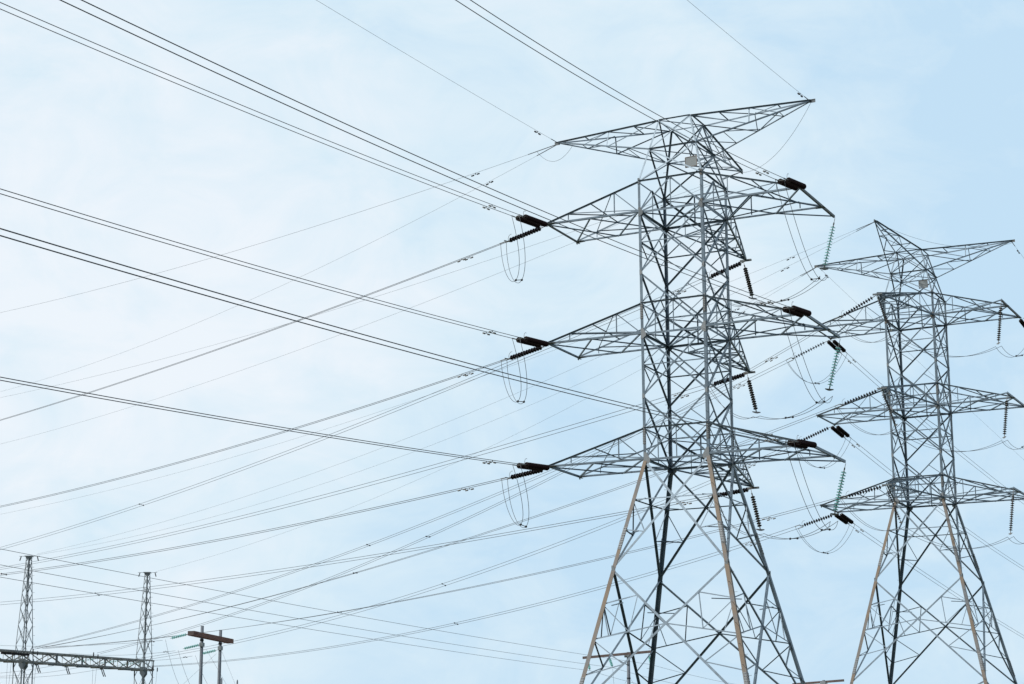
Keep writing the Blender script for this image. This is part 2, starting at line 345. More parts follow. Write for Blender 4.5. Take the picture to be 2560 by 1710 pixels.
        m = MB()
        for sx, a, b in ((-1, A1, B1), (1, A2, B2)):
            m.angle_uv(a, T_+V((sx*.06, 0, 0)), (0, 0, 1), (-sx, 0, 0), 0.09, 0.01); m.angle_uv(b, T_+V((sx*.06, 0, .1)), (-sx, 0, 0), (0, 0, -1), 0.085, 0.009)
        arm = build('crossarm', m, STEEL, root)
        e = MB(); e.box(T_+V((0, 0, -.03)), V((.33, 0, 0)), V((0, .06, 0)), V((0, 0, .05))); build('end_beam', e, STEEL_OLD, arm)
        a1 = lambda t: lerp(T_, A1, t); a2 = lambda t: lerp(T_, A2, t); b1 = lambda t: lerp(T_+up*.1, B1, t); b2 = lambda t: lerp(T_+up*.1, B2, t)
        ts = (.14, .34, .56, .78)
        for j, t in enumerate(ts):
            sub(arm, 'brace', a1(t), a2(t), dn, .055, -.02); sub(arm, 'brace', b1(t), b2(t), up, .05, .02)
            t2 = ts[j+1] if j < 3 else 1.0
            sub(arm, 'brace', a1(t) if j % 2 else a2(t), a2(t2) if j % 2 else a1(t2), dn, .055, .0)
            sub(arm, 'brace', b2(t) if j % 2 else b1(t), b1(t2) if j % 2 else b2(t2), up, .045, .035)
        for A_, B_, n in ((a1, b1, V((-1, 0, 0))), (a2, b2, V((1, 0, 0)))):
            for t in (.25, .5, .76): sub(arm, 'brace', A_(t), B_(t), n, .045, .02)
            sub(arm, 'brace', B_(.25), A_(.5), n, .045, .035); sub(arm, 'brace', B_(.5), A_(.76), n, .045, .035); sub(arm, 'brace', B_(.76), A_(1), n, .045, .035)
    # earth wire arms
    z8, z9, zp = Z0['U8'], Z0['U9'], Z0['UP']; h8, h9 = half(z8), half(z9)
    for dx, dy, ln in ((-1, 0, UX), (1, 0, UX), (0, s, UT)):
        ax, sd = V((dx, dy, 0)), V((-dy, dx, 0)); C = lambda h, sg, z: ax*h+sd*sg*h+up*(z+dz)
        U = ax*ln+up*(zp+dz); m = MB()
        for sg in (-1, 1):
            m.angle_uv(C(h9, sg, z9), U+sd*sg*.05+up*.02, sd*sg, -up, 0.08, 0.008); m.angle_uv(C(h8, sg, z8), U+sd*sg*.05-up*.06, up, -sd*sg, 0.07, 0.008)
        arm = build('earth_wire_arm', m, STEEL, root)
        pm = MB(); pm.plate([U+ax*.25+sd*.03+up*.02, U-ax*.35+sd*.12+up*.02, U-ax*.35-sd*.12+up*.02, U+ax*.25-sd*.03+up*.02], up, .02); pm.box(U+ax*.1-up*.04, ax*.15, sd*.02, up*.09); build('tip_plate', pm, STEEL_OLD, arm)
        tp = [lambda t, q=sg: lerp(U+up*.02, C(h9, q, z9), t) for sg in (-1, 1)]; bt = [lambda t, q=sg: lerp(U-up*.06, C(h8, q, z8), t) for sg in (-1, 1)]
        for j, sg in enumerate((-1, 1)):
            n = sd*sg; sub(arm, 'brace', tp[j](.51), bt[j](.54), n, .05, .02); sub(arm, 'brace', bt[j](.54), C(h9, sg, z9), n, .05, .035); sub(arm, 'brace', tp[j](.51), bt[j](.27), n, .04, .035)
        for q, n in ((tp, up), (bt, -up)):
            sub(arm, 'brace', q[0](.76), q[1](.76), n, .045, .012); sub(arm, 'brace', q[0](.27), q[1](.27), n, .045, .012)
            sub(arm, 'brace', q[0](.27), q[1](.51), n, .04, .028); sub(arm, 'brace', q[1](.76), q[0](1), n, .045, .028); sub(arm, 'brace', q[0](.76), q[1](.51), n, .04, .028)
    # number plate hung under the peak, its plain face to the front
    sg = MB(); c = P(1.02, -1.32, z8-1.03); tl = V((1, 0, 0.05)).normalized(); ut = V((-0.05, 0.1, 1)).normalized(); nn = tl.cross(ut)
    sg.box(c, tl*.31, ut*.28, nn*.006); so2 = build('sign_plate', sg, SIGN, root)
    fr = MB()
    for d, l in ((ut*.28, tl*.32), (-ut*.28, tl*.32)): fr.box(c+d, l, ut*.016, nn*.02)
    for d in (tl*.31, -tl*.31): fr.box(c+d, tl*.016, ut*.262, nn*.02)
    build('sign_frame', fr, SIGNRIM, so2)
    hg = MB(); tpc = c+ut*.29; hg.tube([tpc, P(.82, -half(z8), z8)], .02, 5); hg.tube([tpc, P(1.18, -half(z8), z8)], .02, 5); build('sign_hanger', hg, STEEL, so2)
    return root
pylon(T1, 'tall grey lattice pylon with tan lower legs, the bigger and nearer of the two')
pylon(T2, 'smaller grey lattice pylon farther away beside the right edge')
# ---------------------------------------------------------------- conductors: start at the arm, far end, sag, twist of the bundle
W = {
 'FL1':[[1.81,96.87,30.55],[-22.46,48.62,26.41],0.35,[0,0]],
 'FL2':[[1.81,96.87,24.06],[-22.22,49.1,20.06],0.3,[0,0]],
 'FL3':[[1.81,96.87,17.55],[-21.99,49.57,13.89],0.25,[0,0]],
 'FR1':[[14.5,90.48,30.55],[-6.96,47.82,26.45],0.8,[0,0]],
 'FR2':[[14.5,90.48,24.06],[-15.66,30.53,18.96],0.68,[0,0]],
 'FR3':[[14.5,90.48,17.55],[-16.48,28.89,12.83],0.52,[0,0]],
 'EL':[[2.61,98.59,35.76],[-13.83,65.93,34.39],0.1,[0,0]],
 'ER':[[15.35,92.18,35.76],[2.25,66.12,34.17],0.08,[0,0]],
 'AL1':[[1.81,96.87,30.55],[-43.64,151.01,29.91],0.52,[-0.07,-0.05]],
 'AL2':[[1.81,96.87,24.06],[-43.22,151.01,23.09],0.7,[-0.05,-0.01]],
 'AL3':[[1.81,96.87,17.55],[-42.89,151.01,17.87],0.58,[-0.015,0.025]],
 'G':[[13.26,103.89,30.55],[-55.95,199.56,25.61],1.27,[0.0,0.055]],
 'H':[[13.26,103.89,24.06],[-55.82,199.56,23.74],1.05,[0.05,0.055]],
 'K':[[13.26,103.89,17.55],[-55.61,199.56,20.29],0.83,[0.015,0.115]],
 'E1':[[2.61,98.59,35.76],[-45.12,151.84,39.09],0.79,[0,0]],
 'E2':[[2.61,98.59,35.76],[-50.68,175.71,37.46],1.69,[0,0]],
 'F1':[[13.12,103.62,35.76],[-51.48,175.31,36.72],1.22,[0,0]],
 'F2':[[13.12,103.62,35.76],[-55.82,195.18,35.9],1.4,[0,0]],
 'F3':[[24.83,124.64,39.09],[-56.74,198.52,29.1],2.32,[0,0]],
 'F4':[[24.83,124.64,39.09],[-45.04,180.0,23.24],2.55,[0,0]],
 'F5':[[22.69,136.1,39.09],[-45.14,180.0,23.15],3.1,[0,0]],
 'F6':[[22.69,136.1,39.09],[-36.19,193.0,22.97],2.6,[0,0]],
 'J':[[24.69,124.38,33.88],[-40.52,188.0,14.46],2.9,[-0.02,0.02]],
 'I':[[23.61,137.77,33.88],[-45.23,181.0,14.52],2.3,[0.045,-0.01]],
 'M':[[24.69,124.38,27.39],[-45.02,181.0,14.43],1.85,[0.015,-0.06]],
 'N':[[23.61,137.77,27.39],[-39.89,196.31,14.15],2.58,[0.04,0.085]],
 'O':[[24.69,124.38,20.88],[-44.44,182.0,14.55],1.75,[0.03,-0.06]],
 'P':[[23.61,137.77,20.88],[-36.37,193.0,13.48],2.15,[0.06,0.02]],
 'B1':[[23.61,137.77,33.88],[53.45,195.96,29.79],0.44,[0,0]],
 'B2':[[23.61,137.77,27.39],[54.05,197.12,22.65],0.52,[0,0]],
 'B3':[[23.61,137.77,20.88],[56.2,201.32,15.14],0.36,[0,0]],
 'EB1':[[22.69,136.1,39.09],[58.69,206.31,33.81],0.11,[0,0]],
 'EB2':[[35.39,129.59,39.09],[71.39,199.8,33.81],0.11,[0,0]],
 'B4':[[36.26,131.28,33.88],[66.1,189.47,29.79],0.44,[0,0]],
 'Q1':[[12.18,170.0,12.06],[-25.39,87.6,12.72],0.27,[0,0]],
 'Q2':[[8.85,171.5,11.9],[-25.25,87.55,11.95],0.27,[0,0]],
 'Q3':[[6.89,173.0,11.73],[-25.16,87.51,11.35],0.21,[0,0]],
 'B5':[[36.26,131.28,27.39],[66.69,190.64,22.65],0.52,[0,0]],
 'B6':[[36.26,131.28,20.88],[68.85,194.83,15.14],0.36,[0,0]]
}
def curve(k, t):
    S, E, c, _ = W[k]; x = lerp(S, E, t); x.z -= 4*c*t*(1-t); return x
def span(k): return (V(W[k][1])-V(W[k][0])).length
def along(k, s): return curve(k, s/span(k))
def perp(k):
    d = V(W[k][1])-V(W[k][0]); d.z = 0; d.normalize(); return V((-d.y, d.x, 0))

# insulators
def disc_mesh(name, r, sp, m, thin=False, cap=True, spindle=False):
    mb = MB()
    if thin: pr = [(0.0, 0), (.03, 0), (.042, -.02), (.045, -.055), (.06, -.06), (r*.8, -.075), (r, -.095), (r*.97, -.103), (r*.75, -.088), (r*.6, -.10), (.03, -.085), (.014, -.1), (.014, -sp), (0, -sp)]
    elif spindle: pr = [(0.0, 0), (.025, 0), (.03, -.05), (.045, -.07), (r*.6, -.087), (r, -.096), (r, -.102), (r*.6, -.111), (.045, -.124), (.028, -.135), (.02, -.14), (.022, -sp), (0, -sp)]
    else: pr = [(0.0, 0), (.04, 0), (.05, -.02), (.052, -.055), (.07, -.06), (r*.7, -.07), (r*.93, -.083), (r, -.098), (r*.97, -.107), (r*.8, -.1), (r*.5, -.104), (.035, -.108), (.022, -.112), (.022, -sp), (0, -sp)]
    mb.lathe(pr, 16); me = mb.mesh(name, m); me.materials.append(FITTING)
    for p in me.polygons:
        if cap and max((V(me.vertices[i].co).xy.length for i in p.vertices)) < .053: p.material_index = 1
    return me
D_STRAIN = disc_mesh('strain_disc', .132, .212, PORC, cap=False, spindle=True); D_TWIN = disc_mesh('twin_disc', .15, .18, PORC, cap=False); D_HANG = disc_mesh('hanging_disc', .128, .146, PORC); D_GLASS = disc_mesh('glass_disc', .146, .152, GLASS, True); D_SMALL = disc_mesh('small_glass_disc', .122, .21, GLASS, True)
def frame(P, d):
    d = V(d).normalized(); z = -d; x = V((d.y, -d.x, 0))
    x = V((1, 0, 0)) if x.length < 0.05 else x.normalized()
    y = z.cross(x).normalized(); x = y.cross(z)
    M = Matrix((x, y, z)).transposed().to_4x4(); M.translation = P; return M
LINKA, CLAMP = .42, .42
def insulator(label, P, d, n, disc, sp, twin=0.0, horn=True, group=None, lead=LINKA, wires=2, name='insulator_string'):
    """one string (or a yoked twin) of discs hung from P along d; returns its length"""
    o = link(name, None); o.matrix_world = frame(V(P), d); tag(o, label, 'insulator', group); o.empty_display_size = .2
    Ls = lead+n*sp; offs = (-twin/2, twin/2) if twin else (0.0,)
    f = MB()
    for x in offs:
        f.tube([(x, 0, -lead), (x, 0, -Ls-.05)], .012, 5)
        f.tube([(0 if not twin else x*.25, 0, 0), (x, 0, -lead*.55), (x, 0, -lead)], .016, 6)
        f.box((x, 0, -lead*.75), (.035, 0, 0), (0, .012, 0), (0, 0, .07)); f.box((x, 0, -Ls-.07), (.03, 0, 0), (0, .014, 0), (0, 0, .075))
        for i in range(n): link('disc', disc, o, (x, 0, -lead-i*sp))
    build('fitting', f, FITTING, o)
    y = MB(); w = twin/2 if twin else .21
    if wires == 2: y.plate([(-w-.05, 0, -Ls-.15), (w+.05, 0, -Ls-.15), (w+.05, 0, -Ls-.2), (0.06, 0, -Ls-.26), (-.06, 0, -Ls-.26), (-w-.05, 0, -Ls-.2)], (0, 1, 0), .02); build('yoke_plate', y, FITTING, o)
    if horn:
        h = MB(); x0 = offs[0]
        h.tube([(x0, 0, -Ls-.12), (x0, .14, -Ls-.14), (x0, .26, -Ls-.08), (x0, .33, -Ls+.06), (x0, .31, -Ls+.15)], .012, 5); build('arcing_horn', h, FITTING, o)
    return Ls+.2

# dampers, spacers and the wires themselves
damp = MB()
for x in (-.24, .24): damp.tube([(x-.095, 0, -.105), (x+.095, 0, -.105)], .042, 8); damp.box((x*.5, 0, -.08), (.06, 0, 0), (0, .006, 0), (0, 0, .006))
damp.box((0, 0, -.045), (.022, 0, 0), (0, .014, 0), (0, 0, .05)); DAMPER = damp.mesh('vibration_damper', FITTING); DAMPER_DARK = damp.mesh('dark_damper', DARKFIT)
def put_damper(o, p, d, dark=False):
    d = V(d).normalized(); y = V((0, 0, 1)).cross(d).normalized(); z = d.cross(y)
    M = Matrix((d, y, z)).transposed().to_4x4(); M.translation = p
    q = link('vibration_damper', DAMPER_DARK if dark else DAMPER, o); q.matrix_local = M
def put_spacer(o, a, b, m=None):
    mb = MB(); a, b = V(a), V(b); d = (b-a).normalized(); u = V((0, 0, 1))
    mb.tube([a, b], .02, 6)
    for p in (a, b): mb.tube([p-d*.06-u*.01, p-d*.03, p+d*.03, p+d*.06+u*.01], [.02, .06, .06, .02], 8)
    build('spacer', mb, m or DARKFIT, o)
def wire(label, pts, r, cat='wire', group=None, name='conductor_wire', n=6):
    mb = MB(); mb.tube(pts, r, n); o = build(name, mb, ALU); tag(o, label, cat, group); return o
def bundle(k, s0, lab, group, r=.0155, dampers=(1.5,), spacers=(), half=.2, n=60, name='conductor_wire', t1=1.0, spc=None):
    """the two sub-conductors of a phase; lab has a gap for upper / lower"""
    L_ = span(k); p = perp(k); tl = W[k][3]; ws = []
    def sub(t, sg): return curve(k, t)+(p*half+V((0, 0, tl[0]+(tl[1]-tl[0])*t)))*sg
    tm = min(0.35, 30/L_); d = proj(sub(tm, 1)); e = proj(sub(tm, -1)); g = proj(curve(k, tm+.01)); g0 = proj(curve(k, tm)); sl = (g[1]-g0[1])/(g[0]-g0[0])
    first_up = (d[1]-e[1])-sl*(d[0]-e[0]) < 0
    for sg in (1, -1):
        pts = [sub(s0/L_+(t1-s0/L_)*(i/n), sg) for i in range(n+1)]
        o = wire(lab % ('upper' if (sg > 0) == first_up else 'lower'), pts, r, 'wire', group, name); ws.append(o)
        a = pts[0]; d_ = (pts[1]-pts[0]).normalized()
        sl_ = MB(); sl_.tube([a-d_*.05, a+d_*.42], .03, 6); build('end_clamp', sl_, FITTING, o)
        for s in dampers:
            tt = (s0+s+(.16 if sg > 0 else 0))/L_; put_damper(o, sub(tt, sg), sub(tt+.004, sg)-sub(tt, sg))
    for px in spacers:
        best = min(range(20, 1000), key=lambda i: abs(proj(curve(k, i/1000))[0]-px)); put_spacer(ws[0], sub(best/1000, 1), sub(best/1000, -1))
    return sub
def single(k, s0, label, r, group, dampers=(), t1=1.0, n=50, name='earth_wire', dark=True):
    L_ = span(k); pts = [curve(k, s0/L_+(t1-s0/L_)*(i/n)) for i in range(n+1)]
    o = wire(label, pts, r, 'wire', group, name, 5)
    for s in dampers:
        tt = (s0+s)/L_; put_damper(o, curve(k, tt), curve(k, tt+.004)-curve(k, tt), dark)
    fm = MB(); d = (pts[1]-pts[0]).normalized(); fm.tube([V(W[k][0]), pts[0]+d*.5], .022, 6); build('dead_end_clamp', fm, DARKFIT, o)
    return o
def jumper(lab, A, B, c, group, k=1.0, spacer=None, skew=0.0, r=.014, n=26, bow=(0, 0, 0)):
    bow = V(bow); hg = globals()['hang']
    def hang(p, q, c, n, k, skew): return [x+bow*(4*(i/n)*(1-i/n))*(1.4-.8*i/n) for i, x in enumerate(hg(p, q, c, n, k, skew))]
    """twin jumper cables between two pairs of clamps A=(a1,a2), B=(b1,b2)"""
    ps = []; ws = []
    mids = [proj(hang(a, b, c, n, k, skew)[n//2]) for a, b in zip(A, B)]
    left_first = mids[0][0] < mids[1][0]
    for j in (0, 1):
        pts = hang(A[j], B[j], c, n, k, skew); ps.append(pts)
        ws.append(wire(lab % ('left' if (j == 0) == left_first else 'right'), pts, r, 'jumper cable', group, 'jumper_cable', 5))
    for t in spacer or (): i = int(t*n); put_spacer(ws[0], ps[0][i], ps[1][i])
    return ps
def loop(lab, A, B, c1, c2, n=32):
    ps = []; ws = []
    for j in (0, 1):
        a, d = A[j], B[j]; p, q = a+V(c1)+V((.12*j, 0, .1*j)), d+V(c2)+V((.1*j, 0, .25*j))
        ps.append([a*(1-t)**3+p*3*t*(1-t)**2+q*3*t*t*(1-t)+d*t**3 for t in (i/n for i in range(n+1))])
    left_first = proj(ps[0][n//4])[0] < proj(ps[1][n//4])[0]
    for j in (0, 1): ws.append(wire(lab % ('left' if (j == 0) == left_first else 'right'), ps[j], .014, 'jumper cable', GJ, 'jumper_cable', 5))
    k_ = n//2-2; m_ = min(range(n//2-6, n//2+3), key=lambda i: abs(ps[1][i].z-ps[0][k_].z)); put_spacer(ws[0], ps[0][k_], ps[1][m_])
N_ = 13; LS = LINKA+N_*.195+.2
LVN = {1: 'top', 2: 'middle', 3: 'bottom'}; LZ = {1: 'L1b', 2: 'L2b', 3: 'L3b'}
GI = 'brown porcelain insulator strings on the pylons'; GW = 'twin conductors between the pylons and the substation'; GO = 'twin conductors passing overhead'; GJ = 'jumper cables looping under the crossarms'; GE = 'earth wires from the pylon peaks'; GR = 'twin conductors leading away behind the pylons'
def dirn(k): return along(k, 1.5)-V(W[k][0])
def ends(k, sub, s): L_ = span(k); return sub(s/L_, 1), sub(s/L_, -1)
front = {1: 'FL1', 2: 'FL2', 3: 'FL3'}; frt = {1: 'FR1', 2: 'FR2', 3: 'FR3'}; away = {1: 'AL1', 2: 'AL2', 3: 'AL3'}; third = {1: 'G', 2: 'H', 3: 'K'}
for l in (1, 2, 3):
    nm = LVN[l]; z = Z0[LZ[l]]
    # nearer pylon, left arm
    insulator(f'black twin insulator set at the tip of the big pylon\'s {nm} left arm', W[front[l]][0], dirn(front[l]), 14, D_TWIN, .181, .42, True, GI)
    insulator(f'single ribbed insulator string at the tip of the big pylon\'s {nm} left arm', W[away[l]][0], dirn(away[l]), 12, D_STRAIN, .212, 0, True, GI)
    sA = bundle(front[l], LS, f'%s wire of the overhead pair from the big pylon\'s {nm} left arm', GO, .0165, half=.21, dampers=(3.3,))
    sB = bundle(away[l], LS, f'%s wire of the down-left pair from the big pylon\'s {nm} left arm', GW, spacers=((8,) if l == 3 else ()), dampers=(3.6,))
    loop(f'%s jumper cable in the deep loop under the big pylon\'s {nm} left arm', ends(front[l], sA, LS+.45), ends(away[l], sB, LS+.35)[::-1], (.85+.12*l, 0, -4.35), (-.02+.06*l, 0, -3.5+.05*l))
    # nearer pylon, right arm and rear arm
    insulator(f'black twin insulator set at the tip of the big pylon\'s {nm} right arm', W[frt[l]][0], dirn(frt[l]), 14, D_TWIN, .181, .42, True, GI)
    sC = bundle(frt[l], LS, f'%s wire of the overhead pair from the big pylon\'s {nm} right arm', GO, .0165, half=.21, dampers=(2.9,))
    rx = local(T1, LF, RX+.0, z-.05); gb = rx+(local(T1, -.777, .629, 0)-local(T1, 0, 0, 0))*1.25+V((0, 0, -2.55))
    insulator(f'pale green glass insulator string hanging from the big pylon\'s {nm} right arm', rx, gb-rx, 14, D_GLASS, .152, 0, False, 'glass insulator strings on the big pylon', lead=.4)
    T_ = local(T1, -.12, TX-.05, z-.1); tb = T_+(local(T1, .777, -.629, 0)-local(T1, 0, 0, 0))*.85+V((0, 0, -2.35))
    insulator(f'black insulator string hanging from the big pylon\'s {nm} rear arm', T_, tb-T_, 13, D_HANG, .146, 0, False, GI, lead=.4)
    insulator(f'ribbed insulator string pulling left from the big pylon\'s {nm} rear arm', W[third[l]][0], dirn(third[l]), 12, D_STRAIN, .212, 0, True, GI)
    sD = bundle(third[l], LS, f'%s wire of the down-left pair from the big pylon\'s {nm} rear arm', GW, spacers={1: (352,), 2: (), 3: (240,)}[l], dampers=(2.6,))
    h = (perp(frt[l])*.2); G1 = (gb+h-V((0, 0, .25)), gb-h-V((0, 0, .25))); G2 = (tb+h-V((0, 0, .22)), tb-h-V((0, 0, .22)))
    jumper(f'%s jumper cable from the big pylon\'s {nm} right twin insulators to the glass string', ends(frt[l], sC, LS+.45), G1, 1.5, GJ, .85, (.8,), .55)
    jumper(f'%s jumper cable between the big pylon\'s {nm} glass string and black hanging string', G1, G2, .55, GJ, 1.0, (.55,))
    jumper(f'%s jumper cable from the big pylon\'s {nm} black hanging string to its rear wires', G2, ends(third[l], sD, LS+.35), .75, GJ)
single('EL', .5, 'thin earth wire from the big pylon\'s left peak arm to overhead', .0075, GE, (2.2,))
single('ER', .5, 'thin earth wire from the big pylon\'s right peak arm to overhead', .0075, GE, (1.2,))
single('E1', 2.0, 'upper thin earth wire from the big pylon\'s left peak arm to the left edge', .0085, GE, (5.0,))
single('E2', 1.6, 'lower thin earth wire from the big pylon\'s left peak arm to the left edge', .0065, GE, (5.2,))
single('F1', 1.0, 'upper thin earth wire from the big pylon\'s rear peak arm toward the left', .0075, GE, (5.0,))
single('F2', 1.0, 'lower thin earth wire from the big pylon\'s rear peak arm toward the left', .0075, GE, (5.6,))
def slack(label, a, b, c, r=.009): wire(label, hang(a, b, c, 24), r, 'cable', None, 'bonding_cable', 5)
slack('thin slack cable between the big pylon\'s right and rear peak arm tips', V(W['ER'][0])+V((0, 0, -.1)), V(W['F1'][0])+V((0, 0, -.05)), .9)
lp = V(W['E1'][0]); slack('small slack loop under the left peak arm tip of the big pylon', along('E1', 1.8), lp+V((.75, -.35, -.2)), .75)
# farther pylon
left2 = {1: 'I', 2: 'N', 3: 'P'}; third2 = {1: 'J', 2: 'M', 3: 'O'}; rear2 = {1: 'B1', 2: 'B2', 3: 'B3'}; rr2 = {1: 'B4', 2: 'B5', 3: 'B6'}
for l in (1, 2, 3):
    nm = LVN[l]; z = Z0[LZ[l]]
    insulator(f'ribbed insulator string pulling left from the small pylon\'s {nm} left arm', W[left2[l]][0], dirn(left2[l]), 12, D_STRAIN, .212, 0, True, GI)
    insulator(f'black twin insulator set at the tip of the small pylon\'s {nm} left arm', W[rear2[l]][0], dirn(rear2[l]), 14, D_TWIN, .181, .42, True, GI)
    sA = bundle(left2[l], LS, f'%s wire of the down-left pair from the small pylon\'s {nm} left arm', GW, dampers=(4.5,), spacers={1: (919,), 2: (1107,), 3: (1137,)}[l])
    sB = bundle(rear2[l], LS, f'%s wire of the pair leading away behind the small pylon\'s {nm} left arm', GR, dampers=(2.2,), half=.21)
    jumper(f'%s jumper cable looping under the small pylon\'s {nm} left arm', ends(left2[l], sA, LS+.4), ends(rear2[l], sB, LS+.5), 2.0, GJ, .9, (.52,))
    T_ = local(T2, -.1, -TX, z-.08); d_ = local(T2, .777, .629, 0)-local(T2, 0, 0, 0); tb = T_+d_*1.0+V((0, 0, -2.5))
    insulator(f'ribbed insulator string pulling left from the small pylon\'s {nm} front arm', W[third2[l]][0], dirn(third2[l]), 12, D_STRAIN, .212, 0, True, GI)
    insulator(f'black insulator string hanging from the small pylon\'s {nm} front arm', T_, tb-T_, 14, D_HANG, .146, 0, False, GI, lead=.35)
    sC = bundle(third2[l], LS, f'%s wire of the down-left pair from the small pylon\'s {nm} front arm', GW, dampers=(6.0,), spacers={1: (1068,), 2: (885,), 3: (845,)}[l])
    rx = local(T2, LF, -RX, z-.05); rb = rx-d_*.42+V((0, 0, -3.0))
    insulator(f'black insulator string hanging from the small pylon\'s {nm} right arm', rx, rb-rx, 16, D_HANG, .15, 0, False, GI, lead=.45)
    insulator(f'black twin insulator set at the tip of the small pylon\'s {nm} right arm', W[rr2[l]][0], dirn(rr2[l]), 14, D_TWIN, .181, .42, True, GI)
    sD = bundle(rr2[l], LS, f'%s wire of the pair leading away behind the small pylon\'s {nm} right arm', GR, dampers=(2.2,), half=.21, t1=.5)
    h = perp(rear2[l])*.2; G1 = (tb+h-V((0, 0, .2)), tb-h-V((0, 0, .2))); G2 = (rb+h-V((0, 0, .22)), rb-h-V((0, 0, .22)))
    jumper(f'%s short jumper cable at the small pylon\'s {nm} front arm, left of its hanging string', ends(third2[l], sC, LS+.4), G1, 1.0, GJ)
    jumper(f'%s long jumper cable sagging across the small pylon below its {nm} crossarm', G1, G2, 1.1, GJ)
    jumper(f'%s jumper cable right of the small pylon\'s {nm} right hanging string', G2, ends(rr2[l], sD, LS+.5), 1.2, GJ, .9, (.55,))
single('F3', 1.0, 'upper thin earth wire from the small pylon\'s front peak arm toward the left', .0075, GE, (6.0,))
single('F4', 1.0, 'lower thin earth wire from the small pylon\'s front peak arm to the left lattice mast', .0075, GE, (6.3,))
single('F5', 1.0, 'upper thin earth wire from the small pylon\'s left peak arm to the left lattice mast', .0075, GE, (6.0,))
single('F6', 1.0, 'lower thin earth wire from the small pylon\'s left peak arm to the right lattice mast', .0075, GE, (6.3,))
single('EB1', .6, 'thin earth wire leading away behind from the small pylon\'s left peak arm', .0075, GE, (1.5,))
single('EB2', .6, 'thin earth wire leading away behind from the small pylon\'s right peak arm', .0075, GE, (1.5,), t1=.4)
slack('thin slack cable between the small pylon\'s front and right peak arm tips', V(W['F3'][0]), V(W['EB2'][0])+V((0, 0, -.15)), .9)
# distribution line crossing low from the left edge to the timber-armed pole behind the big pylon
ends_q = []
for k, nm in (('Q1', 'highest'), ('Q2', 'middle'), ('Q3', 'lowest')):
    S, E, c, _ = W[k]; d = (V(S)-V(E)).normalized(); far = V(S)+V((d.x, d.y, -.012))*45
    pts = [curve(k, 1-i/50) for i in range(51)]+hang(S, far, .35, 20)[1:]
    wire(f'{nm} of three single wires crossing low from the left edge to the middle pole', pts, .0125, 'wire', 'single wires of the low distribution line', 'distribution_wire', 5)
# ---------------------------------------------------------------- substation: masts, gantry, poles
M1, M2 = V((-45.8, 180, 0)), V((-37.03, 193, 0)); GD = (M2-M1).normalized(); GN = V((GD.y, -GD.x, 0))     # GN faces the camera side
def lattice_mast(label, B, top):
    o = thing('lattice_mast', label, 'mast', B, 0, 'lattice masts of the substation')
    rot = [V((math.cos(a), math.sin(a), 0)) for a in (math.radians(x+6) for x in (-90, 0, 90, 180))]
    def hw(z): return .27+(top-z)*.064 if z > 13 else .27+(top-13)*.064+(13-z)*.02
    C = lambda i, z: rot[i % 4]*hw(z)+V((0, 0, z))
    for i in range(4):
        m = MB(); u = (rot[(i+1) % 4]-rot[i]); v = (rot[(i+3) % 4]-rot[i])
        for za, zb in ((0, 13), (13, top)): m.angle_uv(C(i, za), C(i, zb), u, v, .1 if zb < 14 else .075, .012)
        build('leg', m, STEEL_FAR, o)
    zs = [0.0]
    while zs[-1] < top-.35: zs.append(min(top-.05, zs[-1]+max(.75, 2.35*hw(zs[-1]))))
    for i in range(4):
        m = MB()
        for za, zb in zip(zs, zs[1:]):
            n = (rot[i]+rot[(i+1) % 4]); m.brace(C(i, za), C(i+1, zb), n, .042, .012, .006, .0); m.brace(C(i+1, za), C(i, zb), n, .042, .022, .006, .0)
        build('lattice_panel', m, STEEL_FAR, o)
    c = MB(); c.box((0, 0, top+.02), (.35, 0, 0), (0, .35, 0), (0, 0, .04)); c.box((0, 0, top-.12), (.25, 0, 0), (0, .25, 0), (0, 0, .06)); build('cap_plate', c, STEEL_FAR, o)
    for sx in (-1, 1):
        a = MB(); a.tube([(sx*.38, 0, top+.03), (sx*.98, .1, top+.05)], .022, 5); br = build('peak_bracket', a, STEEL_FAR, o)
        w = MB(); w.tube([(sx*.76, .05, top+.03), (sx*.88, .05, top-.38)], .05, 6); build('damper_weight', w, DARKFIT, br)
    for j, (dx, dy) in enumerate(((1, 0), (0, -1), (-1, 0), (0, 1))):
        g = MB(); q = rot[j]*(hw(13.1)+.02)+V((0, 0, 13.0)); t = V((0, 0, 1)).cross(rot[j])
        g.plate([q+t*.3+V((0, 0, .4)), q+t*.3-V((0, 0, .25)), q-V((0, 0, .7)), q-t*.3-V((0, 0, .25)), q-t*.3+V((0, 0, .4))], rot[j], .02); build('gusset_plate', g, STEEL_FAR, o)
    for z in range(26):
        s = MB(); q = C(1, 2+z*.8); s.tube([q, q+V((.2, 0, 0))], .012, 4); build('step_bolt', s, BOLT, o)
    return o
lattice_mast('taller-looking lattice mast at the lower left edge carrying the gantry', M1, 23.0)
lattice_mast('lattice mast between the left mast and the twin-pole frame, carrying the right gantry end', M2, 22.85)
gz0, gz1 = 13.08, 14.12
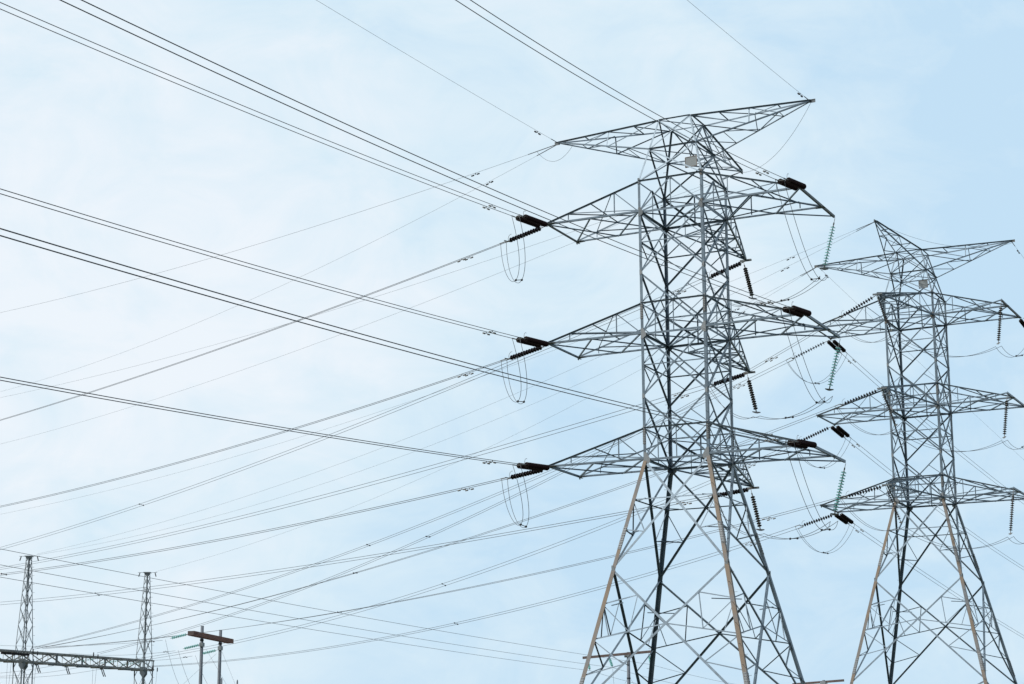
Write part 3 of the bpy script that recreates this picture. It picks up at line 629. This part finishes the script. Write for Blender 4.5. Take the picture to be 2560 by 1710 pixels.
def gantry():
    o = thing('gantry_beam', 'grey box truss beam spanning between the two lattice masts at the lower left', 'gantry', (M1.x, M1.y, 0))
    A, B = -11.0, (M2-M1).length+.75; w = .72
    Pt = lambda s, k, z: GD*s+GN*(k*w)+V((0, 0, z))
    for k in (-1, 1):
        for z, sgn in ((gz0, 1), (gz1, -1)):
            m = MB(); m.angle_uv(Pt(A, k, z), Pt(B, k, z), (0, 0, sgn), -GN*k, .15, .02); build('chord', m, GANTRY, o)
    n = 15; ds = (B-A)/n
    for i in range(n):
        s0, s1 = A+i*ds, A+(i+1)*ds
        for k in (-1, 1):
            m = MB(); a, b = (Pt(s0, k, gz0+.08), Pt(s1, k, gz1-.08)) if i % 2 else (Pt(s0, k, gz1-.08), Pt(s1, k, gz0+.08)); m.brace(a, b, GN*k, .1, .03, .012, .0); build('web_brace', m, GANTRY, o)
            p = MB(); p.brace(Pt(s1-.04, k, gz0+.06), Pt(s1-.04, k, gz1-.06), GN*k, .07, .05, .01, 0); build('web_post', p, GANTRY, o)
        t = MB()
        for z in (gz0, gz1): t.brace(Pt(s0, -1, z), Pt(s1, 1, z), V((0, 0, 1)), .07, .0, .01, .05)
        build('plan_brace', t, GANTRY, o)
    for s in (-5.5, 3.3, 6.6, 9.6, 12.6):
        c = MB(); c.box(GD*s+GN*(w+.1)+V((0, 0, gz1-.5)), GD*.06, GN*.06, V((0, 0, .45))); c.box(GD*s+GN*(w+.12)+V((0, 0, gz0-.1)), GD*.75, GN*.1, V((0, 0, .055))); build('hanger_bracket', c, STEEL_OLD, o)
    pl = MB(); pl.box(GD*-2.0+GN*(w+.35)+V((0, 0, gz1-.38)), GD*1.6, GN*.12, V((0, 0, .1))); build('dark_conduit', pl, PORC, o)
    return o
gantry()
GS = 'glass insulator strings on the gantry'
for s, nm in ((8.3, 'leftmost'), (11.6, 'middle'), (14.6, 'rightmost')):
    P_ = M1+GD*s+GN*.95+V((0, 0, gz1-.3)); q = P_+V((-2.25, -.35, -.3))
    insulator(f'{nm} pale glass insulator string lying almost level along the gantry beam', P_, q-P_, 9, D_SMALL, .21, 0, False, GS, lead=.3, wires=1, name='glass_insulator_string')
    wire(f'slack wire leaving the {nm} glass string on the gantry', hang(q, q+V((-14, -9, -1.4)), .7, 16), .013, 'wire', 'slack wires under the gantry', 'gantry_wire', 5)
for s, nm in ((4.6, 'left'), (9.2, 'right'), (0.9, 'mast')):
    P_ = M1+GD*s+GN*.8+V((0, 0, gz0-.14))
    b = thing('drop_clamp', f'{ {"left": "small dark double clamp under the middle of the gantry beam", "right": "small dark double clamp under the right half of the gantry beam", "mast": "small dark double clamp beside the left mast under the gantry"}[nm] }', 'clamp', P_, 0, 'double clamps under the gantry beam')
    m = MB(); m.box((0, 0, -.06), (.16, 0, 0), (0, .05, 0), (0, 0, .05)); build('bracket', m, STEEL_FAR, b)
    for x in (0, .17):
        m = MB(); m.tube([(x, 0, -.1), (x+.06, 0, -.35), (x+.24, 0, -.78)], .045, 6); build('tongue', m, DARKFIT, b)
# dropper wires
for x, y, za, nm in ((-46.9, 178.5, 14.2, 'beside the left mast'), (-44.7, 179.0, 14.3, 'just right of the left mast'), (-39.6, 181.5, 14.15, 'in front of the middle of the gantry'), (-35.15, 188, 13.3, 'just right of the right mast')):
    for j, d in enumerate((0, .42)):
        o = wire(f'{("left", "right")[j]} thin dropper wire hanging {nm}', [(x+d, y, za-.2*j), (x+d*.6, y, za-3), (x+d*.1-.1, y, 0.5)], .012, 'wire', 'thin dropper wires of the substation', 'dropper_wire', 5)
        m = MB(); m.tube([(x+d, y, za-.2*j-.05), (x+d, y, za-.2*j-.42)], .055, 6); build('weight', m, DARKFIT, o)
# twin pole frame
H1, H2 = V((-27.56, 170, 0)), V((-26.61, 174.5, 0)); HD = (H2-H1).normalized(); HN = V((HD.y, -HD.x, 0))
hf = thing('twin_pole_frame', 'two grey poles joined by a rusty brown crossarm at the lower left', 'utility pole', H1)
for j, p in enumerate((V((0, 0, 0)), H2-H1)):
    m = MB(); m.tube([p, p+V((0, 0, 8)), p+V((0, 0, 15.6))], [.19, .165, .14], 12); build('pole', m, POLE, hf)
    m = MB(); m.tube([p+V((0, 0, 14.28)), p+V((0, 0, 14.42))], .175, 12); build('pole_band', m, DARKFIT, hf)
    m = MB(); m.box(p+V((0, 0, 13.95))+HN*.02, HD*.24, HN*.16, V((0, 0, .17))); build('pole_bracket', m, STEEL_FAR, hf)
cm = (H1+H2)*.5-H1+V((0, 0, 14.76))
for k, nm in ((1, 'crossarm'), (-1, 'crossarm')):
    m = MB(); m.box(cm+HN*.22*k, HD*4.95, HN*.07, V((0, 0, .2))); build(nm, m, WOOD, hf)
for e in (-1, 1):
    m = MB(); m.box(cm+HD*4.99*e, HD*.02, HN*.28, V((0, 0, .19))); build('end_plate', m, GREYWOOD, hf)
m = MB(); m.box(cm*1+V((0, 0, -4.62))-HD*1.3, HD*3.0, HN*.12, V((0, 0, .13))); build('lower_crossarm', m, WOOD, hf)
GH = 'glass insulator strings on the twin-pole frame'; gl = []
for s, zz, nm in ((-4.95, 14.75, 'crossarm end'), (-1.9, 14.05, 'left pole'), (2.3, 13.85, 'right pole')):
    a = H1+cm+HD*s+HN*.0; a.z = zz; b = a+V((-2.5, 1.6, -.42))
    insulator(f'pale green glass insulator string at the twin-pole frame\'s {nm}', a, b-a, 8, D_SMALL, .215, 0, False, GH, lead=.55, wires=1, name='glass_insulator_string')
    tgt = M1+GD*{-4.95: 2, -1.9: 5, 2.3: 11}[s]+V((0, 0, gz1+{-4.95: .9, -1.9: .25, 2.3: .05}[s])); gl.append(b)
    e = b+(b-a).normalized()*.35; w_ = wire(f'thin wire to the gantry from the glass string at the twin-pole frame\'s {nm}', hang(e, tgt+V((-6 if s < -4 else 0, 2, 0)), .3, 16), .013, 'wire', 'wires between the twin-pole frame and the gantry', 'gantry_wire', 5)
    put_damper(w_, lerp(e, tgt, .08), tgt-e, True)
    wire(f'slack jumper below the glass string at the twin-pole frame\'s {nm}', hang(b, a+V((3.2+.3*s, 0, -6.6)), 1.9, 20, 1, -.6), .013, 'jumper cable', 'jumpers hanging at the twin-pole frame', 'jumper_cable', 5)
for a, b, nm in ((V((-26.3, 173.6, 13.6)), V((-20.5, 168, 2)), 'right from the right pole'), (V((-27.3, 171, 13.6)), V((-22, 176, 4)), 'right from the left pole'), (V((-26.8, 173.6, 13.4)), V((-34.5, 168, 5)), 'left from the right pole')):
    wire(f'thin straight guy wire slanting down {nm} of the twin-pole frame', [a, b], .009, 'wire', 'guy wires of the twin-pole frame', 'guy_wire', 5)
# single poles with timber crossarm behind the pylons
def tpole(label, x, y, top, a, b, grp, fr=(.15, .45, .85)):
    o = thing('utility_pole', label, 'utility pole', (x, y, 0), 0, grp); B = V((x, y, 0)); a, b = V(a)-B, V(b)-B; d = (b-a).normalized(); n = V((d.y, -d.x, 0)).normalized()
    m = MB(); m.tube([(0, 0, 0), (0, 0, top*.6), (0, 0, top)], [.19, .165, .14], 12); build('pole', m, POLE, o)
    m = MB(); c = (a+b)/2; l = (b-a).length/2; m.box(c+n*.2, d*l, n*.06, d.cross(n)*.11); build('crossarm', m, GREYWOOD, o)
    t = -a.dot(d)/(2*l)
    for sg in (-1, 1):
        m = MB(); q = lerp(a, b, t)+d*.85*sg+n*.27; m.tube([q-V((0, 0, .1)), n*.17+V((0, 0, top-1.15))], .035, 6); build('crossarm_brace', m, STEEL_FAR, o)
    m = MB(); m.tube([(0, 0, top-2.35), (0, 0, top-2.25)], .18, 12); build('pole_band', m, DARKFIT, o)
    m = MB(); m.box(V((0, 0, top-.3))+n*.1, d*.3, n*.1, V((0, 0, .16))); build('pole_bracket', m, STEEL_FAR, o)
    return [B+lerp(a, b, f)+n*.2-d.cross(n)*0 for f in fr], n
tips, n_ = tpole('grey pole with a brown timber crossarm behind the legs of the big pylon', 10.29, 172, 13.3, (6.4, 174.1, 12.93), (12.35, 170.4, 13.22), 'single timber-armed poles')
for p, q, nm in zip((V((6.7, 173.9, 12.8)), V((8.6, 172.6, 12.9)), V((12.0, 170.6, 13.05))), (V(W['Q3'][0]), V(W['Q2'][0]), V(W['Q1'][0])), ('left end', 'middle', 'right end')):
    d = q-p; insulator(f'small glass insulator string hanging from the {nm} of the middle pole\'s crossarm', p, d, 5, D_SMALL, max(.14, (d.length-.45)/5), 0, False, 'glass insulator strings on the middle pole', lead=.25, wires=1, name='glass_insulator_string')
    m = MB()
wire('thin jumper curling down beside the grey pole behind the big pylon', hang((8.85, 171.5, 11.8), (9.3, 172, 9.1), .9, 16, 1, -1.0), .012, 'jumper cable', None, 'jumper_cable', 5)
for a, b, nm in ((V((10.2, 171.8, 11.0)), V((6.3, 168, 4)), 'left'), (V((10.4, 171.8, 11.0)), V((14.5, 167, 4)), 'right')):
    wire(f'thin guy wire slanting down {nm} from the grey pole behind the big pylon', [a, b], .009, 'wire', 'guy wires of the middle pole', 'guy_wire', 5)
tpole('timber-armed pole whose top just shows at the bottom between the two pylons', 30.55, 190, 11.72, (27.9, 192.2, 11.42), (32.45, 188.9, 11.62), 'single timber-armed poles')
for x, y, h, nm, mt in ((-26.0, 172, 11.05, 'just right of the left pole of the twin-pole frame', POLE), (-24.6, 172, 10.85, 'right of the twin-pole frame', POLE), (7.55, 172, 10.25, 'blue-grey, left behind the big pylon', POLE), (9.7, 173, 10.35, 'brown, behind the big pylon near the grey pole', GREYWOOD)):
    o = thing('bushing_post', f'thin short post top {nm}', 'post', (x, y, 0), 0, 'thin post tops of the substation'); m = MB(); m.tube([(0, 0, 0), (0, 0, h)], .07, 8); build('post', m, mt, o)
    m = MB(); m.tube([(0, 0, h), (0, 0, h+.14)], [.05, .03], 8); build('post_cap', m, DARKFIT, o)
# bare shrub tree whose twigs just show at the bottom edge
tr = thing('bare_tree', 'bare twig tips of a leafless tree at the bottom edge behind the big pylon', 'tree', (19.2, 172, 0)); m = MB(); m.tube([(0, 0, 0), (.1, 0, 3), (0, 0, 6)], [.16, .12, .07], 8); build('trunk', m, TWIG, tr)
m = MB()
def grow(p, d, l, r, k):
    q = p+d*l; m.tube([p, lerp(p, q, .5)+V((random.uniform(-.05, .05), 0, random.uniform(-.05, .05))), q], [r, r*.85, r*.6], 4)
    if k:
        for _ in range(3): grow(q, (d+V((random.uniform(-.6, .6), random.uniform(-.6, .6), random.uniform(-.1, .4)))).normalized(), l*.72, r*.6, k-1)
for a in range(4): grow(V((0, 0, 5.6)), V((math.cos(a*1.6)*.5, math.sin(a*1.6)*.5, 1)).normalized(), 1.75, .045, 4)
build('crown', m, TWIG, tr)
